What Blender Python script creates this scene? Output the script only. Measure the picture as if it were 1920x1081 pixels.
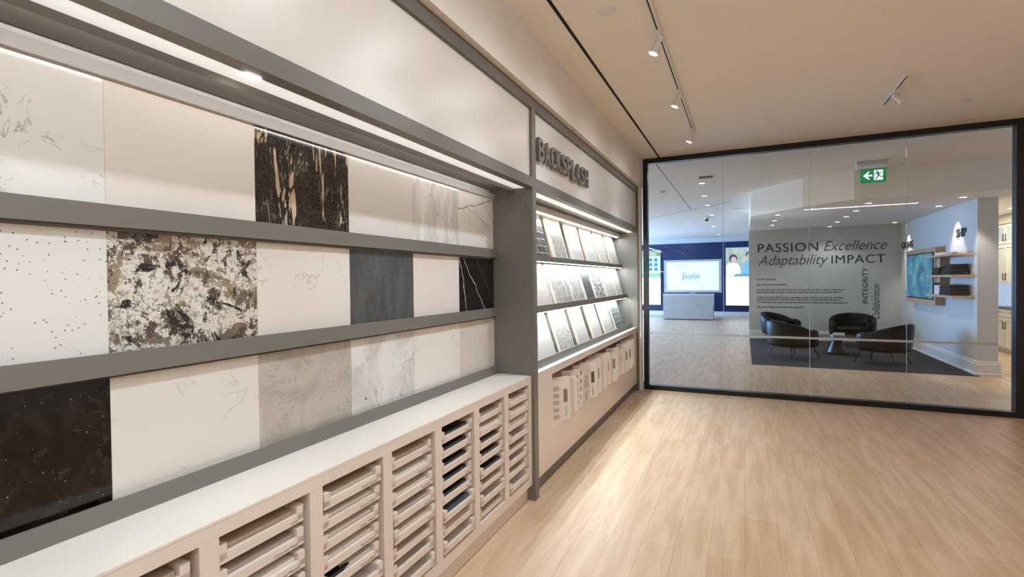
import bpy, bmesh, math, random
from mathutils import Vector, Matrix
random.seed(7)
S = bpy.context.scene
COL = S.collection
for o in list(bpy.data.objects): bpy.data.objects.remove(o)

# ------------------------------------------------------------------ camera
cd = bpy.data.cameras.new('camera'); cam = bpy.data.objects.new('camera', cd); COL.objects.link(cam)
cd.sensor_width = 36.0; cd.lens = 943.0/1920*36; cd.clip_start = 0.05; cd.clip_end = 200
def _n(v): return v/v.length
vy = _n(Vector((1395-960, 540.5-521, -943.0)))
vx = -Vector((-1086-960, 540.5-549, -943.0)); vx = _n(vx); vx = _n(vx - vy*vx.dot(vy))
vz = vx.cross(vy)
R = Matrix((vx, vy, vz)).to_4x4()
cam.matrix_world = Matrix.Translation((0, 0, 1.5)) @ R
S.camera = cam

# ------------------------------------------------------------------ world, exposure
w = bpy.data.worlds.new('world'); S.world = w; w.use_nodes = True
w.node_tree.nodes['Background'].inputs[0].default_value = (0.75, 0.85, 1.0, 1)
w.node_tree.nodes['Background'].inputs[1].default_value = 0.4
S.view_settings.view_transform = 'Standard'; S.view_settings.look = 'None'
S.view_settings.exposure = 0.0; S.view_settings.gamma = 1.0; S.view_settings.use_curve_mapping = False
S.cycles.max_bounces = 10; S.cycles.diffuse_bounces = 6; S.cycles.glossy_bounces = 4
S.cycles.transparent_max_bounces = 16; S.cycles.caustics_reflective = False; S.cycles.caustics_refractive = False
S.cycles.sample_clamp_indirect = 6.0

# ------------------------------------------------------------------ big lights
# strength (r, g, b) of each family of lamps
GW = {'track': (0.62, 0.74, 0.87), 'wash': (0.28, 0.30, 0.32), 'up': (0.62, 0.82, 1.0), 'right': (0.2, 0.1, 0.05),
      'led1': (1.1, 1.2, 1.3), 'led2': (0.95, 1.15, 1.22), 'day': (0.42, 0.9, 1.8), 'day2': (0.18, 0.2, 0.16), 'hall': (0.16, 0.16, 0.16),
      'lounge': (0.72, 0.76, 0.76), 'kitchen': (0.85, 0.85, 0.72), 'tvwall': (2.2, 1.9, 1.75)}
def setlamp(l, power, g):
    c = GW[g]; m = max(max(c), 1e-6); l.energy = power*m; l.color = tuple(x/m for x in c)
def area(name, loc, size, power, g, rot=(0,0,0), spread=180):
    l = bpy.data.lights.new(name, 'AREA'); l.shape = 'RECTANGLE'; l.size, l.size_y = size
    setlamp(l, power, g); l.spread = math.radians(spread)
    o = bpy.data.objects.new(name, l); COL.objects.link(o); o.location = loc; o.rotation_euler = rot
    return o
def lamp_spot(name, loc, power, g, ang=150, aim=(0, 0, -1), r=0.05, blend=0.6):
    l = bpy.data.lights.new(name, 'SPOT'); setlamp(l, power, g); l.spot_size = math.radians(ang); l.spot_blend = blend; l.shadow_soft_size = r
    o = bpy.data.objects.new(name, l); COL.objects.link(o); o.location = loc
    o.rotation_euler = Vector(aim).to_track_quat('-Z', 'Y').to_euler(); return o
# the light track: heads aimed at the slabs, most with an added wide fill lamp (the ones at y > 3 are the visible three)
AIM = Vector((-0.80, -0.18, -1.95)).normalized()
for y in (-0.6, 0.6, 1.7, 2.5, 3.41, 4.53, 5.76):
    lamp_spot('track_lamp', Vector((-0.5, y, 3.046))+AIM*0.125, 60, 'track', 66, AIM, 0.03, 1.0)
    if y > 0.5: lamp_spot('track_fill_lamp', Vector((-0.5, y, 3.046))+AIM*0.125, 40, 'wash', 150, AIM, 0.03, 1.0)
# added unseen fill lamps: area light aimed at the ceiling, spots mostly right
area('ceiling_fill_light', (0.6, -0.5, 2.5), (2.0, 2.0), 112, 'up', (math.radians(180), 0, 0))
for (x, y) in ((2.08, 2.57), (3.3, 5.6), (3.3, 3.2), (2.1, 0.9), (0.9, -1.3)):
    lamp_spot('room_fill_spot', (x, y, 3.10), 60, 'right')
# daylight of the shop front, far left of the hall behind the glass
area('storefront_daylight', (-7.6, 17.8, 1.6), (2.8, 7.5), 700, 'day', (0, math.radians(-90), 0))
area('storefront_daylight', (-7.6, 10.8, 1.6), (2.8, 6), 500, 'day2', (0, math.radians(-90), 0))
area('hall_ceiling_lamp', (-2.2, 17.5, 3.1), (2.5, 6), 100, 'hall')
area('hall_ceiling_lamp', (0.3, 8.1, 3.1), (3.5, 0.6), 40, 'hall')
for (x, y) in ((1.78, 9.6), (1.78, 11.43), (1.78, 13.2), (0.57, 10.5), (0.57, 12.4)):
    lamp_spot('lounge_downlight_lamp', (x, y, 2.64), 34, 'lounge', 130)
area('corridor_ceiling_lamp', (4.0, 11.6, 2.64), (0.5, 3), 55, 'kitchen')

# ------------------------------------------------------------------ helpers
def sr(r, g, b):
    f = lambda c: (c/255/12.92) if c/255 <= 0.04045 else ((c/255+0.055)/1.055)**2.4
    return (f(r), f(g), f(b), 1)
class NT:
    def __init__(s, name, rough=0.5, base=None, spec=0.5, metal=0.0):
        s.m = bpy.data.materials.new(name); s.m.use_nodes = True; s.t = s.m.node_tree; s.n = s.t.nodes
        s.b = s.n['Principled BSDF']; s.b.inputs['Roughness'].default_value = rough
        s.b.inputs['Metallic'].default_value = metal
        s.b.inputs['Specular IOR Level'].default_value = spec
        if base: s.b.inputs['Base Color'].default_value = base
    def node(s, t, **kw):
        n = s.n.new(t)
        for k, v in kw.items(): setattr(n, k, v)
        return n
    def link(s, a, b): s.t.links.new(a, b)
    def inp(s, sock, v):
        if hasattr(v, 'is_output') or isinstance(v, bpy.types.NodeSocket): s.link(v, sock)
        else: sock.default_value = v
    def coord(s, scale=(1,1,1), rot=(0,0,0), loc=(0,0,0)):
        c = s.node('ShaderNodeTexCoord'); m = s.node('ShaderNodeMapping')
        s.link(c.outputs['Object'], m.inputs[0]); m.inputs['Scale'].default_value = scale
        m.inputs['Rotation'].default_value = rot; m.inputs['Location'].default_value = loc
        return m.outputs[0]
    def noise(s, vec, scale=5, detail=4, rough=0.5, dist=0.0):
        n = s.node('ShaderNodeTexNoise'); s.link(vec, n.inputs['Vector']); n.inputs['Scale'].default_value = scale
        n.inputs['Detail'].default_value = detail; n.inputs['Roughness'].default_value = rough
        n.inputs['Distortion'].default_value = dist
        return n.outputs[0]
    def voro(s, vec, scale=5, feature='F1'):
        n = s.node('ShaderNodeTexVoronoi', feature=feature); s.link(vec, n.inputs['Vector']); n.inputs['Scale'].default_value = scale
        return n.outputs[0]
    def math(s, op, a, b=0.0, c=0.0):
        n = s.node('ShaderNodeMath', operation=op)
        s.inp(n.inputs[0], a); s.inp(n.inputs[1], b)
        if op in ('MULTIPLY_ADD', 'COMPARE'): s.inp(n.inputs[2], c)
        return n.outputs[0]
    def ramp(s, v, lo, hi, a=0.0, b=1.0):
        n = s.node('ShaderNodeMapRange', interpolation_type='SMOOTHSTEP'); s.inp(n.inputs[0], v)
        for i, x in zip((1, 2, 3, 4), (lo, hi, a, b)): n.inputs[i].default_value = x
        return n.outputs[0]
    def mix(s, f, a, b, mode='MIX'):
        n = s.node('ShaderNodeMix', data_type='RGBA', blend_type=mode)
        s.inp(n.inputs['Factor'], f); s.inp(n.inputs['A'], a); s.inp(n.inputs['B'], b)
        return n.outputs['Result']
    def vein(s, vec, scale, width, detail=5, dist=0.4, rough=0.5):
        v = s.noise(vec, scale, detail, rough, dist)
        d = s.math('ABSOLUTE', s.math('SUBTRACT', v, 0.5))
        return s.ramp(d, 0.0, width, 1.0, 0.0)
    def sep(s, vec):
        n = s.node('ShaderNodeSeparateXYZ'); s.link(vec, n.inputs[0]); return n.outputs
    def color(s, c): s.inp(s.b.inputs['Base Color'], c); return s
    def bump(s, h, strength=0.3, dist=0.002):
        n = s.node('ShaderNodeBump'); n.inputs['Strength'].default_value = strength; n.inputs['Distance'].default_value = dist
        s.inp(n.inputs['Height'], h); s.link(n.outputs[0], s.b.inputs['Normal']); return s
def plain(name, rgb, rough=0.5, metal=0.0, spec=0.5, var=0.03, vs=3.0):
    """solid colour with a faint procedural variation"""
    t = NT(name, rough, None, spec, metal); c = sr(*rgb)
    n = t.noise(t.coord(), vs, 3)
    d = tuple(max(0, x*(1-var)) for x in c[:3])+(1,); u = tuple(min(1, x*(1+var)) for x in c[:3])+(1,)
    t.color(t.mix(n, d, u)); return t.m
def emit(name, rgb, strength):
    t = NT(name, 0.5, sr(*rgb)); t.b.inputs['Emission Color'].default_value = sr(*rgb)
    t.b.inputs['Emission Strength'].default_value = strength; return t.m

class MB:
    def __init__(s): s.b = bmesh.new()
    def box(s, x0, x1, y0, y1, z0, z1, M=None):
        vs = [s.b.verts.new((x, y, z)) for x in (x0, x1) for y in (y0, y1) for z in (z0, z1)]
        if M is not None:
            for v in vs: v.co = M @ v.co
        for f in ((0,1,3,2),(4,6,7,5),(0,4,5,1),(2,3,7,6),(0,2,6,4),(1,5,7,3)): s.b.faces.new([vs[i] for i in f])
        return s
    def prism(s, pts, axis, a, b, M=None):
        """2-D outline extruded from a to b along axis; outline coordinates are the two other axes in xyz order"""
        def P(p, t):
            c = list(p); c.insert(axis, t); v = Vector(c); return M @ v if M is not None else v
        A = [s.b.verts.new(P(p, a)) for p in pts]; B = [s.b.verts.new(P(p, b)) for p in pts]
        s.b.faces.new(A); s.b.faces.new(B[::-1]); n = len(pts)
        for i in range(n): s.b.faces.new((A[i], B[i], B[(i+1) % n], A[(i+1) % n]))
        return s
    def lathe(s, prof, seg=24, M=None, cap=True):
        """prof: list of (r,z)"""
        rings = []
        for r, z in prof:
            ring = []
            for k in range(seg):
                a = 2*math.pi*k/seg; v = Vector((r*math.cos(a), r*math.sin(a), z))
                ring.append(s.b.verts.new(M @ v if M is not None else v))
            rings.append(ring)
        for A, B in zip(rings, rings[1:]):
            for k in range(seg): s.b.faces.new((A[k], A[(k+1) % seg], B[(k+1) % seg], B[k]))
        if cap: s.b.faces.new(rings[0][::-1]); s.b.faces.new(rings[-1])
        return s
    def tube(s, p, q, r0, r1=None, seg=10):
        r1 = r0 if r1 is None else r1; p = Vector(p); q = Vector(q); d = q-p
        M = Matrix.Translation(p) @ d.to_track_quat('Z', 'Y').to_matrix().to_4x4()
        return s.lathe([(r0, 0), (r1, d.length)], seg, M)
    def grid(s, rows, closed_u=False, closed_v=False, cap=False):
        V = [[s.b.verts.new(p) for p in r] for r in rows]; n = len(V); m = len(V[0])
        for i in range(n if closed_u else n-1):
            for j in range(m if closed_v else m-1):
                s.b.faces.new((V[i][j], V[(i+1) % n][j], V[(i+1) % n][(j+1) % m], V[i][(j+1) % m]))
        if cap: s.b.faces.new(V[0]); s.b.faces.new(V[-1][::-1])
        return s
    def build(s, name, mat, parent=None, bevel=0.0, smooth=False, loc=None, rot=None, seg=2):
        bmesh.ops.recalc_face_normals(s.b, faces=s.b.faces)
        if bevel > 0:
            bmesh.ops.bevel(s.b, geom=[e for e in s.b.edges if e.calc_face_angle(0) > 0.5], offset=bevel, segments=seg, affect='EDGES', profile=0.7)
        me = bpy.data.meshes.new(name); s.b.to_mesh(me); s.b.free()
        if smooth:
            for p in me.polygons: p.use_smooth = True
        o = bpy.data.objects.new(name, me); COL.objects.link(o)
        for m in (mat if isinstance(mat, (list, tuple)) else [mat]): me.materials.append(m)
        if parent: o.parent = parent
        if loc: o.location = loc
        if rot: o.rotation_euler = rot
        return o
def empty(name, loc, label=None, cat=None, group=None, rot=(0,0,0), kind=None):
    o = bpy.data.objects.new(name, None); COL.objects.link(o); o.location = loc; o.rotation_euler = rot
    o.empty_display_size = 0.1
    return tag(o, label, cat, group, kind)
def tag(o, label=None, cat=None, group=None, kind=None):
    if label: o['label'] = label
    if cat: o['category'] = cat
    if group: o['group'] = group
    if kind: o['kind'] = kind
    return o
def struct(o, label=None): o['kind'] = 'structure'; return tag(o, label)
def bx(name, mat, b, parent=None, bevel=0.0, **kw): return MB().box(*b).build(name, mat, parent, bevel, **kw)
def copy_tree(o, parent=None):
    c = o.copy(); COL.objects.link(c)
    if parent: c.parent = parent
    for ch in list(o.children): copy_tree(ch, c)
    return c
def textobj(name, txt, mat, w, h, M, parent=None, shear=0.0, extrude=0.0, bold=0.0, spacing=1.0):
    """lettering fitted to w x h; M maps local x (reading direction), y (up), z (out of the wall)"""
    cu = bpy.data.curves.new('t', 'FONT'); cu.body = txt; cu.extrude = 0.5 if extrude else 0.0; cu.shear = shear
    cu.offset = bold; cu.space_character = spacing; cu.resolution_u = 4
    o = bpy.data.objects.new('t', cu); COL.objects.link(o)
    bpy.context.view_layer.update()
    me = bpy.data.meshes.new_from_object(o.evaluated_get(bpy.context.evaluated_depsgraph_get()))
    bpy.data.objects.remove(o); bpy.data.curves.remove(cu)
    xs = [v.co.x for v in me.vertices]; ys = [v.co.y for v in me.vertices]
    x0, x1, y0, y1 = min(xs), max(xs), min(ys), max(ys)
    for v in me.vertices:
        v.co = Vector(((v.co.x-x0)/(x1-x0)*w, (v.co.y-y0)/(y1-y0)*h, v.co.z*extrude))
    me.transform(M); me.name = name
    me.materials.clear(); me.materials.append(mat)
    o = bpy.data.objects.new(name, me); COL.objects.link(o)
    if parent: o.parent = parent
    return o
def wallM(x, y, z, facing):
    """local axes for lettering on a wall facing +x, -y or -x"""
    ax = {'+x': ((0,1,0),(0,0,1),(1,0,0)), '-y': ((1,0,0),(0,0,1),(0,-1,0)), '-x': ((0,-1,0),(0,0,1),(-1,0,0))}[facing]
    M = Matrix((ax[0], ax[1], ax[2])).transposed().to_4x4(); return Matrix.Translation((x, y, z)) @ M

# ------------------------------------------------------------------ materials
M_wall = plain('wall_paint', (236, 230, 222), 0.6)
M_wallcool = plain('lounge_paint', (205, 206, 204), 0.6)
M_ceil = plain('ceiling_paint', (240, 232, 221), 0.7)
M_white = plain('white_panel', (224, 217, 209), 0.35)
M_lam = plain('cream_laminate', (222, 208, 196), 0.4)
M_grey = plain('grey_metal_paint', (116, 111, 104), 0.42)
M_trim = plain('dark_bronze_trim', (104, 98, 92), 0.4)
M_black = plain('black_frame', (14, 13, 13), 0.3)
M_leather = plain('black_leather', (7, 7, 9), 0.35, spec=0.18, vs=40)
M_steel = plain('dark_metal', (20, 20, 22), 0.3, 0.6)
M_ply = plain('light_plywood', (222, 196, 168), 0.5, var=0.08, vs=12)
M_oak = plain('oak_shelf', (188, 158, 126), 0.5, var=0.1, vs=8)
M_lampwhite = plain('white_lamp_metal', (225, 220, 214), 0.4)
M_shadow = plain('black_reveal', (8, 7, 6), 0.8)
M_text = plain('charcoal_lettering', (52, 52, 54), 0.5)
M_textgrey = plain('grey_lettering', (108, 96, 90), 0.5)
M_letter = plain('brushed_grey_letter', (128, 122, 116), 0.4, 0.3)
M_base = plain('white_baseboard', (228, 226, 222), 0.4)
M_lens = emit('lit_lens', (255, 247, 235), 14)
M_lensd = emit('lit_lens_far', (255, 247, 238), 7)
M_strip = emit('led_strip', (255, 248, 240), 9)
M_glow = emit('housing_glow', (224, 224, 222), 0.72)  # even glow stands in for light bounced onto the white housing strip

def wood_floor():
    t = NT('oak_plank_floor', 0.40, spec=0.28)
    v = t.coord(rot=(0, 0, math.radians(90)))
    br = t.node('ShaderNodeTexBrick'); t.link(v, br.inputs['Vector'])
    br.offset = 0.37; br.inputs['Scale'].default_value = 1.0; br.inputs['Brick Width'].default_value = 1.45
    br.inputs['Row Height'].default_value = 0.178; br.inputs['Mortar Size'].default_value = 0.0012
    br.inputs['Mortar Smooth'].default_value = 0.3; br.inputs['Bias'].default_value = 0.0
    br.inputs['Color1'].default_value = (0.25,)*3+(1,); br.inputs['Color2'].default_value = (0.85,)*3+(1,); br.inputs['Mortar'].default_value = (0,0,0,1)
    g = t.noise(t.coord(scale=(7, 0.8, 1)), 2.2, 5, 0.5, 0.5)
    g2 = t.noise(t.coord(scale=(60, 2.2, 1)), 3, 3, 0.6)
    base = t.mix(t.ramp(g, 0.3, 0.7), sr(202, 170, 138), sr(220, 192, 162))
    base = t.mix(t.math('MULTIPLY', t.ramp(g2, 0.45, 0.75), 0.14), base, sr(184, 150, 118))
    tone = t.mix(br.outputs['Color'], sr(238, 232, 226), sr(255, 255, 255))
    base = t.mix(1.0, base, tone, 'MULTIPLY')
    base = t.mix(t.math('MULTIPLY', br.outputs['Fac'], 0.5), base, sr(140, 104, 74))
    t.color(base); t.bump(g2, 0.08, 0.001); return t.m
M_floor = wood_floor()
def carpet():
    t = NT('charcoal_carpet_tile', 0.9)
    n = t.noise(t.coord(scale=(3, 1, 1)), 60, 3); t.color(t.mix(n, sr(36, 34, 34), sr(54, 51, 50))); return t.m
M_carpet = carpet()
def glass():
    m = bpy.data.materials.new('partition_glass'); m.use_nodes = True; t = m.node_tree; t.nodes.clear()
    o = t.nodes.new('ShaderNodeOutputMaterial'); mx = t.nodes.new('ShaderNodeMixShader')
    tr = t.nodes.new('ShaderNodeBsdfTransparent'); tr.inputs[0].default_value = (0.955, 0.965, 0.97, 1)
    gl = t.nodes.new('ShaderNodeBsdfGlossy'); gl.inputs['Roughness'].default_value = 0.0
    fr = t.nodes.new('ShaderNodeFresnel'); fr.inputs[0].default_value = 1.32
    t.links.new(fr.outputs[0], mx.inputs[0]); t.links.new(tr.outputs[0], mx.inputs[1]); t.links.new(gl.outputs[0], mx.inputs[2])
    t.links.new(mx.outputs[0], o.inputs[0]); return m
M_glass = glass()
M_paleband = plain('pale_band', (176, 182, 188), 0.5)
M_joint = plain('clear_joint_seal', (190, 205, 220), 0.3)

# ---- stone materials (local: x out of the slab, y along, z up)
def st_plain(name, rgb, rough=0.3, veins=0.0, vcol=(150,140,130), vs=4):
    t = NT(name, rough); v = t.coord(loc=(random.random()*9, random.random()*9, 0))
    n = t.noise(v, 3, 5); c = t.mix(n, sr(*[x*0.975 for x in rgb]), sr(*[min(255, x*1.015) for x in rgb]))
    if veins:
        f = t.vein(v, vs, 0.012, 6, 0.8); g = t.ramp(t.noise(v, 7, 3), 0.5, 0.62)
        c = t.mix(t.math('MULTIPLY', t.math('MULTIPLY', f, g), veins), c, sr(*vcol))
    t.color(c); return t.m
def st_fleck():
    t = NT('white_quartz_green_flecks', 0.12); v = t.coord(loc=(3, 1, 5))
    c = t.mix(t.noise(v, 4, 5), sr(216, 212, 206), sr(236, 232, 226))
    f = t.math('MULTIPLY', t.vein(v, 7, 0.022, 6, 1.2, 0.6), t.ramp(t.noise(v, 9, 4, 0.6), 0.49, 0.58))
    c = t.mix(t.math('MULTIPLY', f, 0.6), c, sr(128, 126, 108)); t.color(c); return t.m
def st_titanium():
    t = NT('black_granite_cream_streaks', 0.1); v = t.coord(loc=(1, 2, 3))
    vs = t.coord(scale=(1, 3.4, 0.62), loc=(4, 2, 1))
    spk = t.noise(t.coord(scale=(1, 2.4, 1)), 120, 3, 0.7)
    c = t.mix(t.ramp(spk, 0.45, 0.68), sr(26, 22, 20), sr(84, 75, 68))
    broad = t.ramp(t.noise(vs, 3.0, 4, 0.55, 0.5), 0.35, 0.7); c = t.mix(t.math('MULTIPLY', broad, 0.35), c, sr(70, 62, 56))
    s1 = t.noise(vs, 5.2, 7, 0.6, 1.3); m = t.ramp(s1, 0.575, 0.605)
    cr = t.mix(t.noise(t.coord(scale=(1, 3, 1)), 26, 4, 0.6), sr(150, 118, 90), sr(226, 206, 180)); c = t.mix(m, c, cr)
    s2 = t.vein(vs, 8, 0.010, 7, 1.5); c = t.mix(t.math('MULTIPLY', s2, t.ramp(t.noise(v, 5, 3), 0.48, 0.6)), c, sr(206, 188, 168))
    t.color(c); return t.m
def st_granite():
    t = NT('brown_white_granite', 0.1); v = t.coord(loc=(5, 3, 2))
    big = t.noise(v, 7.5, 9, 0.74, 0.25); fine = t.noise(v, 48, 6, 0.7, 0.4); mid = t.noise(v, 17, 8, 0.75, 0.3)
    c = t.mix(t.noise(v, 12, 4), sr(228, 220, 208), sr(206, 196, 182))
    c = t.mix(t.math('MULTIPLY', t.ramp(fine, 0.53, 0.60), 0.75), c, sr(120, 108, 98))
    tan = t.mix(t.ramp(t.noise(v, 9, 3), 0.4, 0.6), sr(150, 132, 108), sr(110, 98, 86))
    c = t.mix(t.ramp(big, 0.52, 0.545), c, tan)
    c = t.mix(t.math('MULTIPLY', t.ramp(t.noise(v, 95, 4, 0.7), 0.5, 0.62), 0.45), c, sr(98, 86, 76))
    c = t.mix(t.ramp(mid, 0.55, 0.58), c, sr(88, 74, 64))
    dk = t.math('MULTIPLY', t.ramp(t.noise(v, 10, 7, 0.7, 0.8), 0.565, 0.60), 1.0); c = t.mix(dk, c, sr(46, 40, 38))
    vn = t.math('MULTIPLY', t.vein(v, 7, 0.009, 8, 1.0), t.ramp(t.noise(v, 4, 3), 0.45, 0.6)); c = t.mix(vn, c, sr(60, 52, 48))
    t.color(c); return t.m
def st_greymarble(name='grey_white_veined_marble', a=(196, 190, 184), b=(228, 223, 216), vert=True):
    t = NT(name, 0.12 if vert else 0.3)
    v = t.coord(scale=(1, 2.6, 0.7) if vert else (1, 1, 1), loc=(2, 7, 1), rot=(math.radians(8), 0, 0))
    c = t.mix(t.ramp(t.noise(v, 4.5, 7, 0.6, 0.8), 0.35, 0.65), sr(*a), sr(*b))
    f = t.math('MULTIPLY', t.vein(v, 4.5, 0.012, 7, 1.2), t.ramp(t.noise(v, 6, 3), 0.45, 0.6))
    c = t.mix(t.math('MULTIPLY', f, 0.8), c, sr(138, 130, 122))
    f2 = t.ramp(t.noise(v, 16, 6, 0.7), 0.58, 0.7); c = t.mix(t.math('MULTIPLY', f2, 0.4), c, sr(160, 152, 144))
    if not vert:
        sp = t.ramp(t.noise(v, 22, 4, 0.6), 0.68, 0.72); c = t.mix(sp, c, sr(126, 118, 112))
    t.color(c); return t.m
def line_mask(t, y, z, y0, z0, y1, z1, wd, wob=0.05, sc=7):
    """mask of a wobbling line through two points of the slab"""
    k = (y1-y0)/(z1-z0)
    n = t.noise(t.coord(loc=(y0*10, 0, 0)), sc, 5, 0.6)
    e = t.math('ADD', t.math('SUBTRACT', y, t.math('MULTIPLY_ADD', z, k, y0-k*z0)), t.math('MULTIPLY', t.math('SUBTRACT', n, 0.5), wob*2))
    return t.ramp(t.math('ABSOLUTE', e), wd*0.4, wd, 1.0, 0.0)
def st_calacatta():
    t = NT('white_marble_grey_branching_veins', 0.45); v = t.coord(); sp = t.sep(v); y, z = sp[1], sp[2]
    c = t.mix(t.noise(v, 3, 4), sr(214, 208, 202), sr(232, 226, 219))
    for (a, b, cc, d, wd, st) in ((0.0,.24,.17,.28,.006,.8),(.17,.28,.46,.10,.004,.7),(0.02,.22,.46,.02,.004,.35),(0.05,.24,.46,.06,.004,.3),(.30,.36,.46,.20,.003,.8),(.1,.27,.46,.14,.008,.3)):
        c = t.mix(t.math('MULTIPLY', line_h(t, y, z, a, b, cc, d, wd), st), c, sr(120, 112, 106))
    t.color(c); return t.m
def line_h(t, y, z, y0, z0, y1, z1, wd, wob=0.02, sc=11):
    k = (z1-z0)/(y1-y0)
    n = t.noise(t.coord(loc=(z0*10, 1, 0)), sc, 6, 0.62)
    e = t.math('ADD', t.math('SUBTRACT', z, t.math('MULTIPLY_ADD', y, k, z0-k*y0)), t.math('MULTIPLY', t.math('SUBTRACT', n, 0.5), wob*2.6))
    m = t.ramp(t.math('ABSOLUTE', e), wd*0.3, wd, 1.0, 0.0)
    return t.math('MULTIPLY', m, t.ramp(y, y0-0.01, y0+0.01))
def st_marquina():
    t = NT('black_marble_white_veins', 0.12); v = t.coord(); sp = t.sep(v); y, z = sp[1], sp[2]
    c = t.mix(t.noise(v, 6, 5), sr(14, 13, 12), sr(34, 32, 30))
    for (a, b, cc, d, wd, s_) in ((.01,.35,.09,0,.0034,1),(.06,.35,.33,0,.0038,1),(.22,.35,.40,.12,.0012,.3)):
        c = t.mix(t.math('MULTIPLY', line_mask(t, y, z, a, b, cc, d, wd), s_), c, sr(226, 220, 212))
    t.color(c); return t.m
def st_speck(name, a, s, sc=60, th=0.68, rough=0.35):
    t = NT(name, rough); v = t.coord(); c = t.mix(t.noise(v, 4, 3), sr(*a), sr(*[min(255, x*1.03) for x in a]))
    vv = t.node('ShaderNodeTexVoronoi', voronoi_dimensions='2D'); q = t.sep(v); cb = t.node('ShaderNodeCombineXYZ'); t.link(q[1], cb.inputs[0]); t.link(q[2], cb.inputs[1]); t.link(cb.outputs[0], vv.inputs['Vector']); vv.inputs['Scale'].default_value = sc*0.75
    m = t.math('MULTIPLY', t.ramp(vv.outputs['Distance'], 0.05, 0.12, 1, 0), t.ramp(t.noise(v, 25, 2), 0.48, 0.54))
    t.color(t.mix(m, c, sr(*s))); return t.m
def st_dark():
    t = NT('dark_brown_granite', 0.08); v = t.coord(loc=(8, 1, 1))
    c = t.mix(t.ramp(t.noise(v, 14, 6, 0.65, 0.5), 0.4, 0.7), sr(9, 7, 6), sr(38, 30, 25))
    c = t.mix(t.math('MULTIPLY', t.ramp(t.noise(v, 30, 4, 0.6), 0.56, 0.66), 0.3), c, sr(64, 56, 52))
    c = t.mix(t.ramp(t.noise(v, 160, 1), 0.76, 0.79), c, sr(170, 165, 160)); t.color(c); return t.m
def st_concrete():
    t = NT('taupe_concrete_quartz', 0.35); v = t.coord(loc=(2, 5, 5))
    c = t.mix(t.ramp(t.noise(v, 5, 7, 0.65, 0.5), 0.3, 0.7), sr(166, 155, 144), sr(192, 182, 170))
    f = t.math('MULTIPLY', t.vein(v, 9, 0.02, 7, 1.0, 0.65), t.ramp(t.noise(v, 6, 3), 0.46, 0.6))
    c = t.mix(t.math('MULTIPLY', f, 0.55), c, sr(132, 118, 106))
    c = t.mix(t.ramp(t.noise(v, 90, 1), 0.76, 0.8), c, sr(226, 220, 212)); t.color(c); return t.m
def st_slate():
    t = NT('blue_grey_slate', 0.3); v = t.coord(scale=(1, 2, 0.6))
    c = t.mix(t.ramp(t.noise(v, 9, 7, 0.7), 0.35, 0.7), sr(72, 73, 74), sr(92, 92, 92)); t.color(c); return t.m
SL = {
 (0,0): (st_fleck(), 'white quartz slab with greenish flecks, left end of the top row'),
 (0,1): (st_plain('plain_greige', (222, 213, 203), 0.5), 'plain greige slab left of the black streaked granite slab, top row'),
 (0,2): (st_titanium(), 'black granite slab with cream vertical streaks on the top ledge'),
 (0,3): (st_plain('plain_ivory', (216, 209, 201), 0.14), 'plain ivory slab right of the black streaked granite slab, top row'),
 (0,4): (st_greymarble(), 'grey and white marble slab with vertical cloudy veins, top row'),
 (0,5): (st_calacatta(), 'white marble slab with thin branching grey veins, right end of the top row'),
 (1,0): (st_speck('white_black_specks', (218, 213, 207), (96, 88, 80)), 'off-white slab with scattered black specks, left end of the middle row'),
 (1,1): (st_granite(), 'brown, white and black patchy granite slab in the middle row'),
 (1,2): (st_plain('cream_faint_vein', (222, 213, 203), 0.4, 0.4), 'cream slab with faint veins between the patchy granite and the blue-grey slab'),
 (1,3): (st_slate(), 'dark blue-grey slate slab in the middle row'),
 (1,4): (st_plain('pale_cream', (224, 215, 207), 0.5), 'plain pale cream slab between the blue-grey slab and the black marble'),
 (1,5): (st_marquina(), 'black marble slab with two white diagonal veins, right end of the middle row'),
 (2,0): (st_dark(), 'polished dark brown granite slab, left end of the bottom row'),
 (2,1): (st_plain('ivory_faint_vein', (220, 212, 202), 0.35, 0.3, vs=3), 'ivory slab with barely visible veins right of the dark brown granite slab'),
 (2,2): (st_concrete(), 'taupe concrete-look slab in the bottom row'),
 (2,3): (st_greymarble('pale_grey_speckled_marble', (196, 191, 185), (222, 218, 212), False), 'pale grey marble slab with small dark marks, bottom row'),
 (2,4): (st_plain('white_soft_vein', (228, 220, 211), 0.4, 0.4, (190,180,170), 2), 'white slab with one soft grey vein, second from right in the bottom row'),
 (2,5): (st_plain('beige_marble', (214, 204, 193), 0.2, 0.5, (170,155,142), 3), 'pale beige marble slab, right end of the bottom row'),
}

# ------------------------------------------------------------------ setting
Y0, Y1, H = -7.0, 7.017, 3.127
XP = -1.292           # front of posts and fascias
YN, YNb = 3.148, 3.213  # centre post
YF, YFb = 6.83, 6.895   # end post
fl = bx('floor', M_floor, (-8, 7.5, Y0, 23, -0.1, 0)); struct(fl)
struct(MB().prism([(0.12,9.65),(3.17,9.65),(3.17,13.8),(0.12,13.8)], 2, 0.0, 0.005).build('floor_carpet', M_carpet))
struct(bx('ceiling', M_ceil, (-8, 7.5, Y0, 23, H, H+0.15)))
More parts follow.
